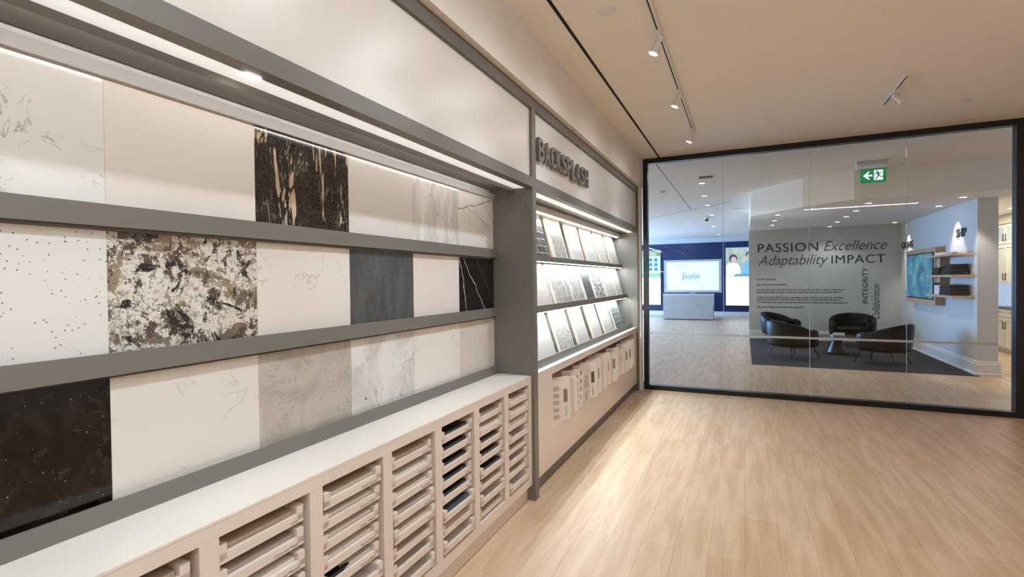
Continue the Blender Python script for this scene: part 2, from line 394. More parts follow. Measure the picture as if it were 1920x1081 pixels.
# lower lounge ceiling with a slanted corner
struct(MB().prism([(0.12,14.0),(0.12,10.5),(0.88,9.5),(1.5,8.98),(7.5,8.98),(7.5,23),(3.3,23),(3.3,14.0)], 2, 2.655, H).build('ceiling_lounge', M_ceil))
struct(bx('wall_left', M_wall, (-1.95, -1.702, Y0, Y1+0.03, 0, H)))
struct(bx('wall_left_upper', M_wall, (-1.70, -1.25, Y0, Y1-0.03, 2.735, H)))
struct(bx('wall_left_end', M_wall, (-1.70, -1.262, YFb, Y1-0.03, 0, 2.735)))
struct(bx('wall_back', plain('rear_wall_dimmed', (120, 112, 104), 0.7), (-1.95, 4.5, Y0-0.1, Y0, 0, H)))  # wall colour darkened to stand in for the dim far end of the room
struct(bx('wall_right', M_wall, (4.3, 4.5, Y0, Y1+0.06, 0, H)))
struct(bx('baseboard_left', M_base, (-1.262, -1.246, YFb, Y1-0.032, 0, 0.11), bevel=0.003))
# thin black reveal in the ceiling
struct(bx('trim_1', M_shadow, (-1.036, -1.014, -3.0, Y1-0.04, H-0.002, H+0.001)))
struct(bx('trim_4', M_shadow, (-1.13, -1.122, 7.2, 12.6, H-0.002, H+0.001)))
struct(MB().prism([(-3.2,14.7),(-0.2,11.65),(-0.195,11.66),(-3.195,14.71)], 2, H-0.002, H+0.001).build('reflected_line', M_shadow))  # line reflected in the glass, put in as a dark ceiling strip
# walls of the hall behind the glass
def navy():
    t = NT('navy_panel', 0.35); t.color(t.mix(t.noise(t.coord(), 2, 3), sr(20, 38, 74), sr(26, 50, 94))); return t.m
M_navy = navy()
struct(bx('wall_far', M_navy, (-8, 3.3, 21.8, 22, 0.17, 2.95)))
struct(bx('baseboard_far', M_base, (-8, 3.3, 21.77, 22, 0, 0.17)))
struct(bx('trim_2', M_wallcool, (-8, 3.3, 21.7, 22, 2.95, H)))
struct(bx('wall_partition', M_wallcool, (0.11, 3.17, 13.8, 14.0, 0, H)))
struct(bx('wall_television', M_wallcool, (3.17, 3.41, 9.75, 14.0, 0, H)))
struct(bx('wall_kitchen', M_wall, (5.15, 5.3, 7.1, 23, 0, H)))
struct(bx('wall_hall_front', M_wall, (-8, -1.95, Y1, Y1+0.1, 0, H)))
struct(bx('wall_kitchen_front', M_wall, (2.68, 7.5, Y1-0.02, Y1+0.1, 0, H)))
# baseboards of the lounge: profiled
prof = lambda s: [(0,0),(0.03*s,0),(0.03*s,0.03),(0.018*s,0.045),(0.018*s,0.17),(0.01*s,0.19),(0.01*s,0.21),(0,0.22)]
struct(MB().prism([(p[0]+3.17, p[1]) for p in prof(-1)], 1, 9.75, 13.8).build('baseboard_television', M_base))
struct(MB().prism([(p[0]+9.75, p[1]) for p in prof(-1)], 0, 3.14, 3.44).build('baseboard_wall_end', M_base))
struct(MB().prism([(p[0]+13.8, p[1]) for p in prof(-1)], 0, 0.11, 3.14).build('baseboard_partition', M_base))

# glass partition: frame and four panes
gp = empty('window_1', (0, 0, 0), 'black-framed full-height glass partition of four panes', kind='structure')
fr = MB(); xa, xb = -1.245, 2.645
fr.box(xa, xa+0.06, Y1-0.04, Y1+0.06, 0, H); fr.box(2.582, xb+0.035, Y1-0.04, Y1+0.06, 0, H)
fr.box(xa+0.06, 2.582, Y1-0.04, Y1+0.06, 3.062, H); fr.box(xa+0.06, 2.582, Y1-0.04, Y1+0.06, 0, 0.06)
fr.build('window_frame', M_black, gp)
js = [xa+0.06, -0.24, 0.718, 1.666, 2.582]
for i in range(4):
    bx('pane', M_glass, (js[i]+(0.003 if i else 0), js[i+1]-(0.003 if i < 3 else 0), Y1, Y1+0.012, 0.06, 3.062), gp,
       rot=None)
    if i: bx('joint_seal', M_joint, (js[i]-0.0028, js[i]+0.0028, Y1, Y1+0.012, 0.06, 3.062), gp)
bx('pale_band', M_paleband, (js[0], 2.45, Y1-0.0012, Y1-0.0002, 0.752, 0.778), gp)  # thin opaque pale band across the panes

# ------------------------------------------------------------------ slab display unit (bay 1)
YS = -1.57   # near end of the unit, behind the camera
u1 = empty('slab_display_unit', (-1.45, 1.0, 0), 'grey metal wall display unit with three ledges carrying the big stone slabs', 'display unit')
def part(name, mat, b, root, **kw):
    o = bx(name, mat, b, None, **kw); o.parent = root; o.matrix_parent_inverse = Matrix.Translation(-Vector(root.location)); return o
def adopt(o, root): o.parent = root; o.matrix_parent_inverse = root.matrix_basis.inverted(); return o
SX = -1.593
part('back_panel', M_wall, (-1.70, -1.615, YS, YN, 0, 2.70), u1)
part('header_panel', M_white, (-1.62, -1.312, YS, YN, 2.197, 2.66), u1)
part('top_rail', M_trim, (-1.70, XP, YS, YFb, 2.66, 2.735), u1)
part('fascia', M_grey, (-1.352, XP, YS, YN, 2.13, 2.197), u1)
part('light_housing', M_glow, (-1.428, -1.352, YS, YN, 2.13, 2.15), u1)
part('soffit_board', M_grey, (-1.60, -1.428, YS, YN, 2.131, 2.15), u1)
part('lintel', plain('lintel_paint', (176, 172, 168), 0.5), (-1.60, -1.578, YS, YN, 2.069, 2.106), u1)
part('led_strip', M_strip, (-1.435, -1.4315, YS, YN-0.14, 2.112, 2.124), u1)
part('strip_lip', M_grey, (-1.4315, -1.428, YS, YN, 2.106, 2.131), u1)
part('puck_light', M_lens, (-1.375, -1.345, 1.045, 1.095, 2.126, 2.131), u1, bevel=0.002)
for z0, z1 in ((1.66, 1.72), (1.253, 1.315), (0.853, 0.912)):
    # an L-shaped steel ledge
    m = MB().prism([(-1.615, z0),(-1.566, z0),(-1.566, z1),(-1.572, z1),(-1.572, z1-0.012),(-1.615, z1-0.012)], 1, YS, YN)
    adopt(m.build('ledge', M_grey, bevel=0.0008), u1)
part('side_panel', M_grey, (-1.70, XP-0.02, YN, YNb, 0, 2.66), u1)
part('post', M_trim if False else M_grey, (XP-0.02, XP, YN, YNb, 0, 2.66), u1, bevel=0.001)
area('slab_led_light', (-1.4365, 0.95, 2.118), (0.008, 4.1), 1.6, 'led1', (0, math.radians(55), 0))
# slabs
joints = [0.32, 0.792, 1.26, 1.731, 2.205, 2.676, YN]
zr = [(1.708, 2.075), (1.303, 1.662), (0.90, 1.255)]
for (r, c), (mat, lab) in SL.items():
    y0, y1 = joints[c]+0.0003, joints[c+1]-0.0003; z0, z1 = zr[r]
    o = MB().box(0, 0.02, 0, y1-y0, 0, (z1 if r == 0 else z1-0.012)-z0).build('stone_slab', mat, bevel=0.0006)
    o.location = (SX-0.02, y0, z0); tag(o, lab, 'stone slab', 'stone slabs on the display ledges')

# ------------------------------------------------------------------ tray cabinet (bay 1)
XC = -1.315
cab = empty('sample_cabinet', (XC, 1.0, 0), 'long white cabinet with columns of pull-out sample trays under the slabs', 'cabinet')
opl = [0.907+0.3745*k for k in range(-7, 6)]; OW = 0.318
mb = MB()
mb.box(-1.565, XC, YS, YN-0.002, 0.803, 0.853)      # top slab
mb.box(-1.565, XC, YS, YN-0.002, 0.11, 0.168)       # bottom
prev = YS
for a in opl:
    mb.box(-1.565, XC, prev, a, 0.168, 0.803); prev = a+OW
mb.box(-1.565, XC, prev, YN-0.002, 0.168, 0.803)
mb.box(-1.60, -1.565, YS, YN-0.002, 0.11, 0.853)
adopt(mb.build('carcass', M_lam, bevel=0.0012), cab)
adopt(bx('countertop', plain('white_quartz_top', (228, 219, 208), 0.35), (-1.572, XC+0.001, YS, YN-0.002, 0.846, 0.8535)), cab)
adopt(bx('toe_kick', M_lam, (-1.60, -1.352, YS, YN-0.002, 0, 0.11)), cab)
def tray_mb():
    W = 0.297
    m = MB(); m.box(-0.235, 0, 0, W, 0, 0.010); m.box(-0.014, 0, 0, W, 0.010, 0.030)
    for y in (0, W-0.027): m.box(-0.235, 0, y, y+0.027, 0.010, 0.056)
    return m
tray0 = tray_mb().build('tray', M_lam, bevel=0.0012); first_tray = True
tnames = {1: ['Lena', 'Concrete Pulse', 'Eternal Muriel'], 2: ['Desert Chrome', 'Desert Silver', 'Classic White', 'Eternal Noir', 'Carrara Bella'],
          3: ['Seaside', 'Ethereal Glow', 'Miami Vena', 'Concrete', 'Lagoon'], 4: ['Charcoal', 'Iron', 'Onyx', 'Black', 'Noir', 'Slate Blue'], 5: ['Haze', 'Pearl', 'Loft', 'Umber', 'Nero']}
T_wt = st_plain('sample_white', (224, 216, 206), 0.35); T_be = st_plain('sample_beige', (190, 172, 152), 0.4)
T_gs = st_speck('sample_grey_speck', (172, 162, 150), (90, 82, 74), 200); T_bk = st_speck('sample_black', (24, 23, 23), (90, 88, 86), 300, rough=0.15)
T_sl = st_speck('sample_slate_blue', (66, 74, 84), (100, 108, 116), 300); T_dg = st_plain('sample_dark_grey', (70, 66, 62), 0.3)
T_br = st_plain('sample_dark_brown', (62, 50, 42), 0.3); T_cr = st_speck('sample_cream_speck', (208, 196, 178), (150, 136, 120), 220)
def t_bw():
    t = NT('sample_black_white_marble', 0.2); v = t.coord(); s = t.sep(v)
    n = t.noise(v, 14, 5, 0.6, 0.6); m = t.ramp(t.math('ADD', n, t.ramp(s[1], 0.02, 0.13, 0.22, -0.08)), 0.52, 0.56)
    t.color(t.mix(m, sr(214, 208, 200), sr(14, 12, 11))); return t.m
T_bw = t_bw()
KINDS = {'wt': (T_wt, 'white'), 'be': (T_be, 'beige'), 'gs': (T_gs, 'grey speckled'), 'bk': (T_bk, 'black'), 'sl': (T_sl, 'slate blue'),
         'dg': (T_dg, 'dark grey'), 'br': (T_br, 'dark brown'), 'cr': (T_cr, 'cream speckled'), 'bw': (T_bw, 'black and white marbled')}
fill = {6: ['be','wt','wt','wt','gs','gs','wt','wt'], 7: ['be','gs','wt','dg','wt','wt','be','wt'], 8: ['be','wt','wt','wt','bw','','',''],
        9: ['be','wt','cr','gs','cr','','',''], 10: ['bk','bk','bk','bk','bk','sl','be',''], 11: ['gs','wt','dg','br','bk','','',''],
        12: ['be','wt','wt','','','','','']}
ordn = ['first', 'second', 'third', 'fourth', 'fifth', 'sixth', 'seventh', 'eighth']
colname = {6: 'leftmost tray column', 7: 'second tray column from the left', 8: 'third tray column from the left', 9: 'fourth tray column from the left',
           10: 'third tray column from the right', 11: 'second tray column from the right', 12: 'rightmost tray column'}
smesh = {}
def sample_mesh(k):
    if k not in smesh:
        o = MB().box(-0.205, 0, 0, 0.238, 0, 0.032).build('stone_sample', KINDS[k][0], bevel=0.0015); smesh[k] = o.data; bpy.data.objects.remove(o)
    return smesh[k]
rr = random.Random(3)
for ci, a in enumerate(opl):
    if ci < 6: continue
    for k in range(8):
        z = 0.716-0.0757*k; out = rr.choice([0, 0, 0.002, 0.006, 0.014]) if ci > 7 else rr.choice([0, 0.004])
        if (ci, k) in ((12, 7), (11, 6), (10, 5), (10, 7), (11, 4), (9, 4), (8, 5)): out = 0.018
        t = tray0 if first_tray else tray0.copy()
        if not first_tray: COL.objects.link(t)
        first_tray = False
        ty = a+0.004; tx = XC-0.012+out
        t.parent = cab; t.matrix_parent_inverse = cab.matrix_basis.inverted(); t.location = (tx, ty, z)
        names = tnames.get(ci-6, [])
        if k < len(names):
            s = names[k]; wd = 0.0105*len(s)*0.62
            textobj('label_text', s, M_text, wd, 0.0085, Matrix.Translation((0.0006, 0.272-wd, 0.006)) @ wallM(0, 0, 0, '+x'), t)
        f = fill[ci][k]
        if f:
            so = bpy.data.objects.new('stone_sample', sample_mesh(f)); COL.objects.link(so)
            so.location = (tx-0.016, ty+0.0295, z+0.0105)
            tag(so, '%s stone sample, %s tray down, %s' % (KINDS[f][1], ordn[k], colname[ci]), 'stone sample', 'samples in the pull-out trays')

# ------------------------------------------------------------------ backsplash display unit (bay 2)
u2 = empty('backsplash_display_unit', (-1.45, 5.0, 0), 'grey metal wall display unit with lit ledges of leaning tile boards', 'display unit')
part('back_panel', M_wall, (-1.70, -1.69, YNb, YF, 0.85, 2.66), u2)
part('header_panel', M_white, (-1.62, -1.312, YNb, YF, 2.197, 2.66), u2)
part('fascia', M_grey, (-1.352, XP, YNb, YF, 2.13, 2.197), u2)
part('light_housing', M_glow, (-1.428, -1.352, YNb, YF, 2.13, 2.15), u2)
part('soffit_board', M_grey, (-1.69, -1.428, YNb, YF, 2.131, 2.15), u2)
part('lintel', M_white, (-1.56, -1.53, YNb, YF, 2.066, 2.112), u2)
ep = empty('end_post', (-1.45, YF, 0), 'narrow dark upright closing the far end of the tile board display', 'post')
part('side_panel', M_grey, (-1.70, XP-0.02, YF, YFb, 0, 2.66), ep)
part('post', M_trim, (XP-0.02, XP, YF, YFb, 0, 2.66), ep)
for (xf, z0, z1) in ((-1.50, 1.655, 1.70), (-1.435, 1.25, 1.305)):
    m = MB().prism([(-1.69, z0),(xf, z0),(xf, z1),(xf-0.006, z1),(xf-0.006, z0+0.012),(-1.69, z0+0.012)], 1, YNb, YF)
    adopt(m.build('ledge', M_grey, bevel=0.0008), u2)
adopt(MB().prism([(-1.69, 0.853),(-1.36, 0.853),(-1.375, 0.91),(-1.383, 0.91),(-1.376, 0.865),(-1.69, 0.865)], 1, YNb, YF).build('ledge', M_grey), u2)
part('led_strip', M_strip, (-1.560, -1.532, YNb, YF-0.1, 2.058, 2.0655), u2)
part('led_strip', M_strip, (-1.53, -1.506, YNb, YF-0.02, 1.650, 1.6545), u2)
part('led_strip', M_strip, (-1.465, -1.441, YNb, YF-0.02, 1.245, 1.2495), u2)
part('puck_light', M_lens, (-1.40, -1.37, 6.70, 6.74, 2.125, 2.131), u2)
for (x, z, p) in ((-1.545, 2.055, 14), (-1.512, 1.648, 16), (-1.450, 1.243, 16)):
    area('ledge_led_light', (x, 5.02, z), (0.02, 3.5), p, 'led2', (0, math.radians(-8), 0))

ct2 = empty('display_counter', (XC, 5.0, 0), 'white counter with a long slot of sample cards under the tile boards', 'counter')
ya, yb, za, zb = 3.555, 6.66, 0.385, 0.795
m = MB(); m.box(-1.335, XC, YNb, ya, 0.11, 0.846); m.box(-1.335, XC, yb, YF, 0.11, 0.846)
m.box(-1.335, XC, ya, yb, zb, 0.846); m.box(-1.335, XC, ya, yb, 0.11, za)
adopt(m.build('front_panel', M_lam), ct2)
adopt(bx('countertop', M_white, (-1.69, XC+0.001, YNb, YF, 0.8465, 0.853)), ct2)
m = MB(); m.box(-1.66, -1.335, ya-0.02, yb+0.02, za-0.012, za); m.box(-1.66, -1.335, ya-0.02, yb+0.02, zb, zb+0.012)
m.box(-1.66, -1.335, ya-0.02, ya, za, zb); m.box(-1.66, -1.335, yb, yb+0.02, za, zb); m.box(-1.68, -1.66, ya-0.02, yb+0.02, za-0.012, zb+0.012)
adopt(m.build('slot_lining', M_lam), ct2)
adopt(bx('toe_kick', M_grey, (-1.69, -1.352, YNb, YF, 0, 0.11)), ct2)

# tile boards
def tile_mat(name, a, b, mortar, bw, bh, off=0.5, rough=0.25, ms=0.0022, noise=0.0, vert=False):
    if min(a) > 130: a, b, mortar = [tuple(255-(255-c)*0.7 for c in q) for q in (a, b, mortar)]
    t = NT(name, rough); v = t.coord(rot=(0, 0, 0))
    sp = t.sep(v); cb = t.node('ShaderNodeCombineXYZ')
    t.link(sp[2 if vert else 1], cb.inputs[0]); t.link(sp[1 if vert else 2], cb.inputs[1])
    br = t.node('ShaderNodeTexBrick'); t.link(cb.outputs[0], br.inputs['Vector']); br.offset = off
    for k, x in (('Scale', 1.0), ('Brick Width', bw), ('Row Height', bh), ('Mortar Size', ms), ('Mortar Smooth', 0.2), ('Bias', 0.0)): br.inputs[k].default_value = x
    br.inputs['Color1'].default_value = sr(*a); br.inputs['Color2'].default_value = sr(*b); br.inputs['Mortar'].default_value = sr(*mortar)
    c = br.outputs['Color']
    n = t.noise(v, 30, 4, 0.6); c = t.mix(0.25 + noise, c, t.mix(n, sr(*a), sr(*b))) if noise else c
    t.color(c); t.bump(t.math('SUBTRACT', 1.0, br.outputs['Fac']), 0.4, 0.002); return t.m
def tile_voro(name, a, b, mortar, sc, stretch=(1,1,1)):
    t = NT(name, 0.2); v = t.coord(scale=stretch)
    vv = t.node('ShaderNodeTexVoronoi'); t.link(v, vv.inputs['Vector']); vv.inputs['Scale'].default_value = sc; vv.inputs['Randomness'].default_value = 0.55
    e = t.node('ShaderNodeTexVoronoi', feature='DISTANCE_TO_EDGE'); t.link(v, e.inputs['Vector']); e.inputs['Scale'].default_value = sc; e.inputs['Randomness'].default_value = 0.55
    s = t.sep(vv.outputs['Color']); c = t.mix(s[0], sr(*a), sr(*b)); c = t.mix(t.ramp(e.outputs[0], 0.02, 0.05, 1, 0), c, sr(*mortar)); t.color(c); return t.m
W3 = (200, 194, 186)
M_bback = plain('white_board_face', (216, 211, 205), 0.5)
TB = {
 (0,0): (tile_mat('dark_grey_brick_tile', (74,72,70), (98,95,92), (186,182,178), 0.19, 0.062, rough=0.12), 'dark grey brick tiles', 0.0),
 (0,1): (tile_voro('greige_hexagon_tile', (150,143,134), (162,154,146), (196,190,184), 18), 'greige hexagon tiles', 0.16),
 (0,2): (tile_mat('white_fluted_tile', (196,190,184), (206,200,194), (184,178,172), 0.5, 0.012, vert=True), 'fine white vertical fluted tiles', 0.12),
 (0,3): (tile_mat('white_stick_tile', (192,187,181), (206,201,195), (174,168,162), 0.5, 0.02, vert=True), 'white stick tiles with dark scalloped edge', 0.12),
 (0,4): (tile_mat('pale_pink_brick_tile', (198,186,178), (208,198,190), (220,214,208), 0.14, 0.05), 'pale pinkish brick tiles', 0.14),
 (0,5): (tile_mat('plain_pale_tile', (202,195,188), (206,200,193), (190,184,178), 0.3, 0.3), 'plain pale tile', 0.14),
 (1,0): (tile_mat('beige_subway_tile', (176,164,153), (188,177,167), (152,142,133), 0.17, 0.062, noise=0.2), 'beige subway tiles with grey joints', 0.0),
 (1,1): (tile_voro('marble_hexagon_mosaic', (150,142,134), (196,190,184), (208,203,198), 24, (1,1.4,0.8)), 'grey and white marble mosaic', 0.1),
 (1,2): (tile_voro('marble_leaf_mosaic', (140,136,132), (208,202,196), (216,211,206), 20, (1,1.8,0.75)), 'leaf-shaped marble mosaic', 0.08),
 (1,3): (tile_mat('charcoal_wave_tile', (66,64,62), (90,87,84), (120,116,112), 0.03, 0.012, vert=True, ms=0.0012), 'charcoal wavy mosaic', 0.2),
 (1,4): (tile_mat('black_white_stick_mosaic', (48,46,44), (210,204,198), (216,212,206), 0.06, 0.022, off=0.4), 'black and white stick mosaic', 0.14),
 (1,5): (tile_mat('cream_long_tile', (192,181,170), (202,192,182), (176,166,156), 0.4, 0.055), 'cream long brick tiles', 0.1),
 (1,6): (tile_mat('pale_grey_long_tile', (196,189,182), (204,197,190), (180,173,166), 0.3, 0.075), 'pale grey long tiles', 0.1),
 (2,0): (tile_mat('grey_linear_veneer', (158,152,146), (184,178,172), (164,158,152), 0.12, 0.007, vert=True, ms=0.0008, noise=0.3), 'grey streaked vertical texture', 0.0),
 (2,1): (tile_mat('small_brick_mosaic', (134,128,124), (190,183,176), (200,195,190), 0.035, 0.016), 'small grey brick mosaic', 0.05),
 (2,2): (tile_mat('grey_subway_tile', (158,152,147), (172,166,161), (206,202,198), 0.3, 0.06, noise=0.2), 'grey subway tiles with white joints', 0.05),
 (2,3): (tile_mat('pale_beige_tile', (184,174,165), (190,181,172), (178,168,160), 0.5, 0.5, noise=0.3), 'single pale beige stone tile', 0.05),
 (2,4): (tile_mat('pale_taupe_tile', (180,173,166), (188,181,174), (170,163,156), 0.5, 0.5, noise=0.3), 'single pale taupe tile', 0.05),
 (2,5): (tile_mat('blue_grey_subway_tile', (98,102,104), (112,116,118), (188,188,188), 0.16, 0.06), 'blue-grey brick tiles with white joints', 0.05),
}
def px_y(px, py, x):
    d = R.to_3x3() @ Vector((px-960, 540.5-py, -943)); return d.y*x/d.x
rows = [ # bottom edges of the boards along y, x of the board foot, z of the foot, lean, height
 (-1.512, 1.668, 15, 0.415, [(3.63, 4.07), (4.18, 4.58), (4.71, 5.13), (5.23, 5.67), (5.74, 6.17), (6.27, 6.72)]),
 (-1.450, 1.263, 17, 0.395, [(3.55, 3.98), (4.04, 4.555), (4.565, 4.93), (4.94, 5.33), (5.34, 5.81), (5.82, 6.30), (6.31, 6.70)]),
 (-1.395, 0.866, 18, 0.395, [(3.45, 3.89), (4.0, 4.40), (4.52, 4.89), (5.04, 5.40), (5.52, 5.94), (6.04, 6.48)]),
]
rown = ['top', 'middle', 'bottom']
for r, (x, z, lean, hh, ys) in enumerate(rows):
    for c, (y0, y1) in enumerate(ys):
        mat, lab, marg = TB[(r, c)]; wd = y1-y0
        b = empty('tile_board', (x, y0, z), 'board of %s leaning on the %s ledge' % (lab, rown[r]), 'tile board', 'tile boards on the lit ledges', rot=(0, math.radians(-lean), 0))
        MB().box(-0.014, 0, 0, wd, 0, hh).build('backing_board', M_ply, b)
        MB().box(0.0, 0.002, 0, wd, 0, hh).build('board_face', M_bback, b)
        mg = marg*wd
        o = MB().box(0.002, 0.006, mg if marg else 0.0, wd-mg*0.5, 0.02 if marg > 0.06 else 0, hh-0.03).build('tile_panel', mat, b)
        if (r, c) == (0, 3):
            e = MB()
            for k in range(6): e.box(0.006, 0.008, 0.10+k*0.045, 0.13+k*0.045, 0.004, 0.02)
            e.build('edge_trim', M_text, b)

# sample cards in the slot
M_card = plain('cream_card', (228, 216, 206), 0.6)
M_cards = [M_card, plain('ivory_card', (234, 226, 218), 0.55), plain('sand_card', (216, 202, 190), 0.6), plain('white_card', (238, 232, 226), 0.5)]
M_sw = [plain('swatch_brown', (150, 126, 112), 0.4), plain('swatch_grey', (150, 142, 134), 0.4), plain('swatch_taupe', (186, 172, 158), 0.4), plain('swatch_dark', (104, 92, 84), 0.4)]
outer = [3.70, 3.86, 4.01, 4.10, 4.19, 4.29, 4.43, 4.66, 4.77, 4.88, 4.99, 5.09, 5.19, 5.29, 5.38, 5.49, 5.60, 5.70, 5.81, 5.91, 6.02, 6.12, 6.23, 6.34, 6.46, 6.60]
cr = random.Random(11)
th = math.radians(90-38)
for i, y in enumerate(outer):
    hgt = cr.choice([0.31, 0.345, 0.325, 0.34, 0.30]); big = i in (1, 6, 7, 15, 21, 23)
    wd = 0.19
    c = empty('sample_card', ((-1.272 if big else cr.uniform(-1.298, -1.284)), y, za+0.001+cr.choice([0, 0, 0.004])), None, 'sample card', 'sample cards in the counter slot', rot=(cr.uniform(-0.01, 0.03), 0, th-math.pi/2-math.radians(cr.uniform(-4, 6))))
    # local: +y runs towards the outer edge, face looks to +x
    Mt = 0.010
    outline = [(-wd, 0), (0, 0), (0, hgt-0.02), (-0.015, hgt), (-wd+0.0, hgt)]
    MB().prism(outline, 0, -Mt, 0).build('card_body', M_cards[i % 4], c, bevel=0.0008)
    if i == 0 or i == 4:
        for k in range(5): bx('swatch', M_sw[2 if i == 0 else 1], (0, 0.004, -0.075, -0.03, 0.04+k*0.055, 0.07+k*0.055), c)
        what = 'with a ladder of pale swatches' if i == 0 else 'with a ladder of grey swatches'
    elif i == 5:
        for k in range(4): bx('swatch', M_sw[3], (0, 0.003, -0.045, -0.02, 0.06+k*0.07, 0.095+k*0.07), c)
        what = 'with four small dark swatches'
    elif i in (1, 6, 7, 8, 9, 10, 11, 13, 14, 15, 18, 19, 21, 23):
        s = {1: 0, 6: 2, 7: 3, 8: 3, 9: 1, 10: 2, 11: 1, 13: 3, 14: 1, 15: 1, 18: 2, 19: 2, 21: 1, 23: 1}[i]
        bx('swatch', M_sw[s], (0, 0.002, -0.062 if big else -0.05, -0.026, 0.14, 0.245), c, bevel=0.0008)
        what = 'with %s swatch' % ['brown', 'grey', 'taupe', 'dark'][s]
        if i in (1, 6, 7):
            textobj('lettering', 'QUARTZO' if i == 1 else 'CARRARA', M_textgrey, 0.085, 0.016, Matrix.Translation((0.0015, -0.052, 0.105)) @ wallM(0, 0, 0, '+x') @ Matrix.Rotation(math.radians(-90), 4, 'Z'), c)
            what += ' and printed name'
    else:
        what = 'with a plain face'
    c['label'] = 'sample card %s, %s from the left in the counter slot' % (what, ['first','second','third','fourth','fifth','sixth','seventh','eighth','ninth','tenth','eleventh','twelfth','thirteenth','fourteenth','fifteenth','sixteenth','seventeenth','eighteenth','nineteenth','twentieth','twenty-first','twenty-second','twenty-third','twenty-fourth','twenty-fifth','twenty-sixth'][i])

# BACKSPLASH letters
sg = empty('wall_lettering', (-1.30, 3.25, 2.335), 'raised grey metal letters reading BACKSPLASH on the white header panel', 'sign')
word = 'BACKSPLASH'; xx = 0.0; ws = {'I': 0.4}
pitch = 1.235/len(word)
for i, ch in enumerate(word):
    o = textobj('letter', ch, M_letter, pitch*0.84, 0.155, wallM(0.008, i*pitch, 0, '+x'), sg, extrude=0.024, bold=0.02)

# ------------------------------------------------------------------ track lights and ceiling fittings
def track(x, y0, y1, label, rot=0.0):
    r = empty('light_track', (x, y0, H), label, 'light track', rot=(0, 0, rot))
    L = y1-y0
    MB().box(-0.018, 0.018, 0, L, -0.02, -0.0002).build('rail', M_lampwhite, r, bevel=0.001)
    MB().box(-0.006, 0.002, 0.03, L-0.03, -0.0212, -0.0198).build('slot', M_shadow, r)
    return r
track(-0.5, -2.4, 5.90, 'long white ceiling light track carrying the lit spotlights')
track(1.2, 5.0, 5.80, 'short white ceiling light track on the right with one unlit spotlight')
def spot(x, y, aim, label, lit=True, cat='spotlight', group='track spotlights'):
    r = empty('track_spotlight', (x, y, H-0.0215), label, cat, group)
    MB().box(-0.016, 0.016, -0.045, 0.045, -0.028, 0.0).build('adapter', M_lampwhite, r, bevel=0.003)
    MB().tube((0, 0, -0.027), (0, 0, -0.05), 0.008).build('stem', M_lampwhite, r)
    d = AIM if aim is None else (Vector(aim)-Vector((x, y, H-0.1))).normalized()
    M = Matrix.Translation((0, 0, -0.05)) @ d.to_track_quat('Z', 'Y').to_matrix().to_4x4() @ Matrix.Scale(0.82, 4)
    MB().lathe([(0.001, -0.035), (0.022, -0.034), (0.025, -0.025), (0.025, 0.035), (0.030, 0.055), (0.043, 0.10), (0.043, 0.112), (0.038, 0.112), (0.036, 0.106), (0.001, 0.106)], 28, M, cap=False).build('housing', M_lampwhite, r, smooth=True)
    MB().lathe([(0.0005, 0.1075), (0.0365, 0.1075)], 24, M, cap=False).build('lens', M_lens if lit else M_lampwhite, r)
    return r
spot(-0.5, 3.41, None, 'lit white track spotlight nearest to the camera')
spot(-0.5, 4.53, None, 'lit white track spotlight, middle one of the three')
spot(-0.5, 5.76, None, 'lit white track spotlight at the far end of the long track')
spot(1.2, 5.38, (1.75, 4.9, 2.3), 'white spotlight turned away on the short right track', lit=False)
def disc(name, x, y, z, r, label, cat, mat=M_lampwhite, h=0.006, group=None):
    o = MB().lathe([(0.001, 0), (r, 0), (r, -h*0.6), (r*0.93, -h), (0.001, -h)], 32, cap=False).build(name, mat, smooth=False)
    o.location = (x, y, z-0.0003); return tag(o, label, cat, group)
disc('sprinkler_cover', -0.745, 3.04, H, 0.052, 'white round sprinkler cover left of the nearest spotlight', 'sprinkler cover', group='sprinkler covers')
disc('sprinkler_cover', -0.734, 5.735, H, 0.05, 'white round sprinkler cover left of the farthest track spotlight', 'sprinkler cover', group='sprinkler covers')
disc('sprinkler_cover', 1.888, 6.05, H, 0.05, 'white round sprinkler cover right of the short track', 'sprinkler cover', group='sprinkler covers')
# fittings beyond the glass
def downlight(x, y, z, label, group, r=0.05):
    e = empty('downlight', (x, y, z), label, 'downlight', group)
    MB().lathe([(r, -0.0002), (r*1.35, -0.0002), (r*1.35, -0.004), (r, -0.006), (r, -0.0002)], 24, cap=False).build('trim_ring', M_lampwhite, e)
    MB().lathe([(0.0005, -0.003), (r, -0.003)], 24, cap=False).build('lens', M_lensd, e)
    return e
hl = [(-0.646, 9.18), (-0.698, 10.59), (-0.726, 12.0), (-0.744, 13.87), (-0.856, 16.94), (-0.847, 20.2)]
hn = ['nearest', 'second nearest', 'third nearest', 'fourth nearest', 'second farthest', 'farthest']
for (x, y), n in zip(hl, hn): downlight(x, y, H, 'lit recessed downlight in the hall ceiling row behind the glass, %s' % n, 'hall downlights')
for y, n in zip((9.53, 10.5, 11.43, 12.44, 13.46), ('nearest', 'second', 'middle', 'fourth', 'farthest')): downlight(1.78, y, 2.655, 'lit recessed downlight in the row above the lounge chairs, %s' % n, 'lounge downlights', 0.045)
for y, n in zip((10.47, 11.46, 12.42), ('nearest', 'middle', 'farthest')): downlight(0.57, y, 2.655, 'lit recessed downlight in the left lounge ceiling row, %s' % n, 'left lounge downlights', 0.04)
for y, n in zip((9.52, 10.52, 13.2), ('above the SHIP letters', 'above the clothes shelves', 'at the far corner by the television')):
    downlight(2.93, y, 2.655, 'lit recessed downlight washing the television wall, %s' % n, 'television wall downlights', 0.045)
    lamp_spot('wall_wash', (2.95, y, 2.63), 26, 'tvwall', 60, (0.2, 0, -1), 0.03)
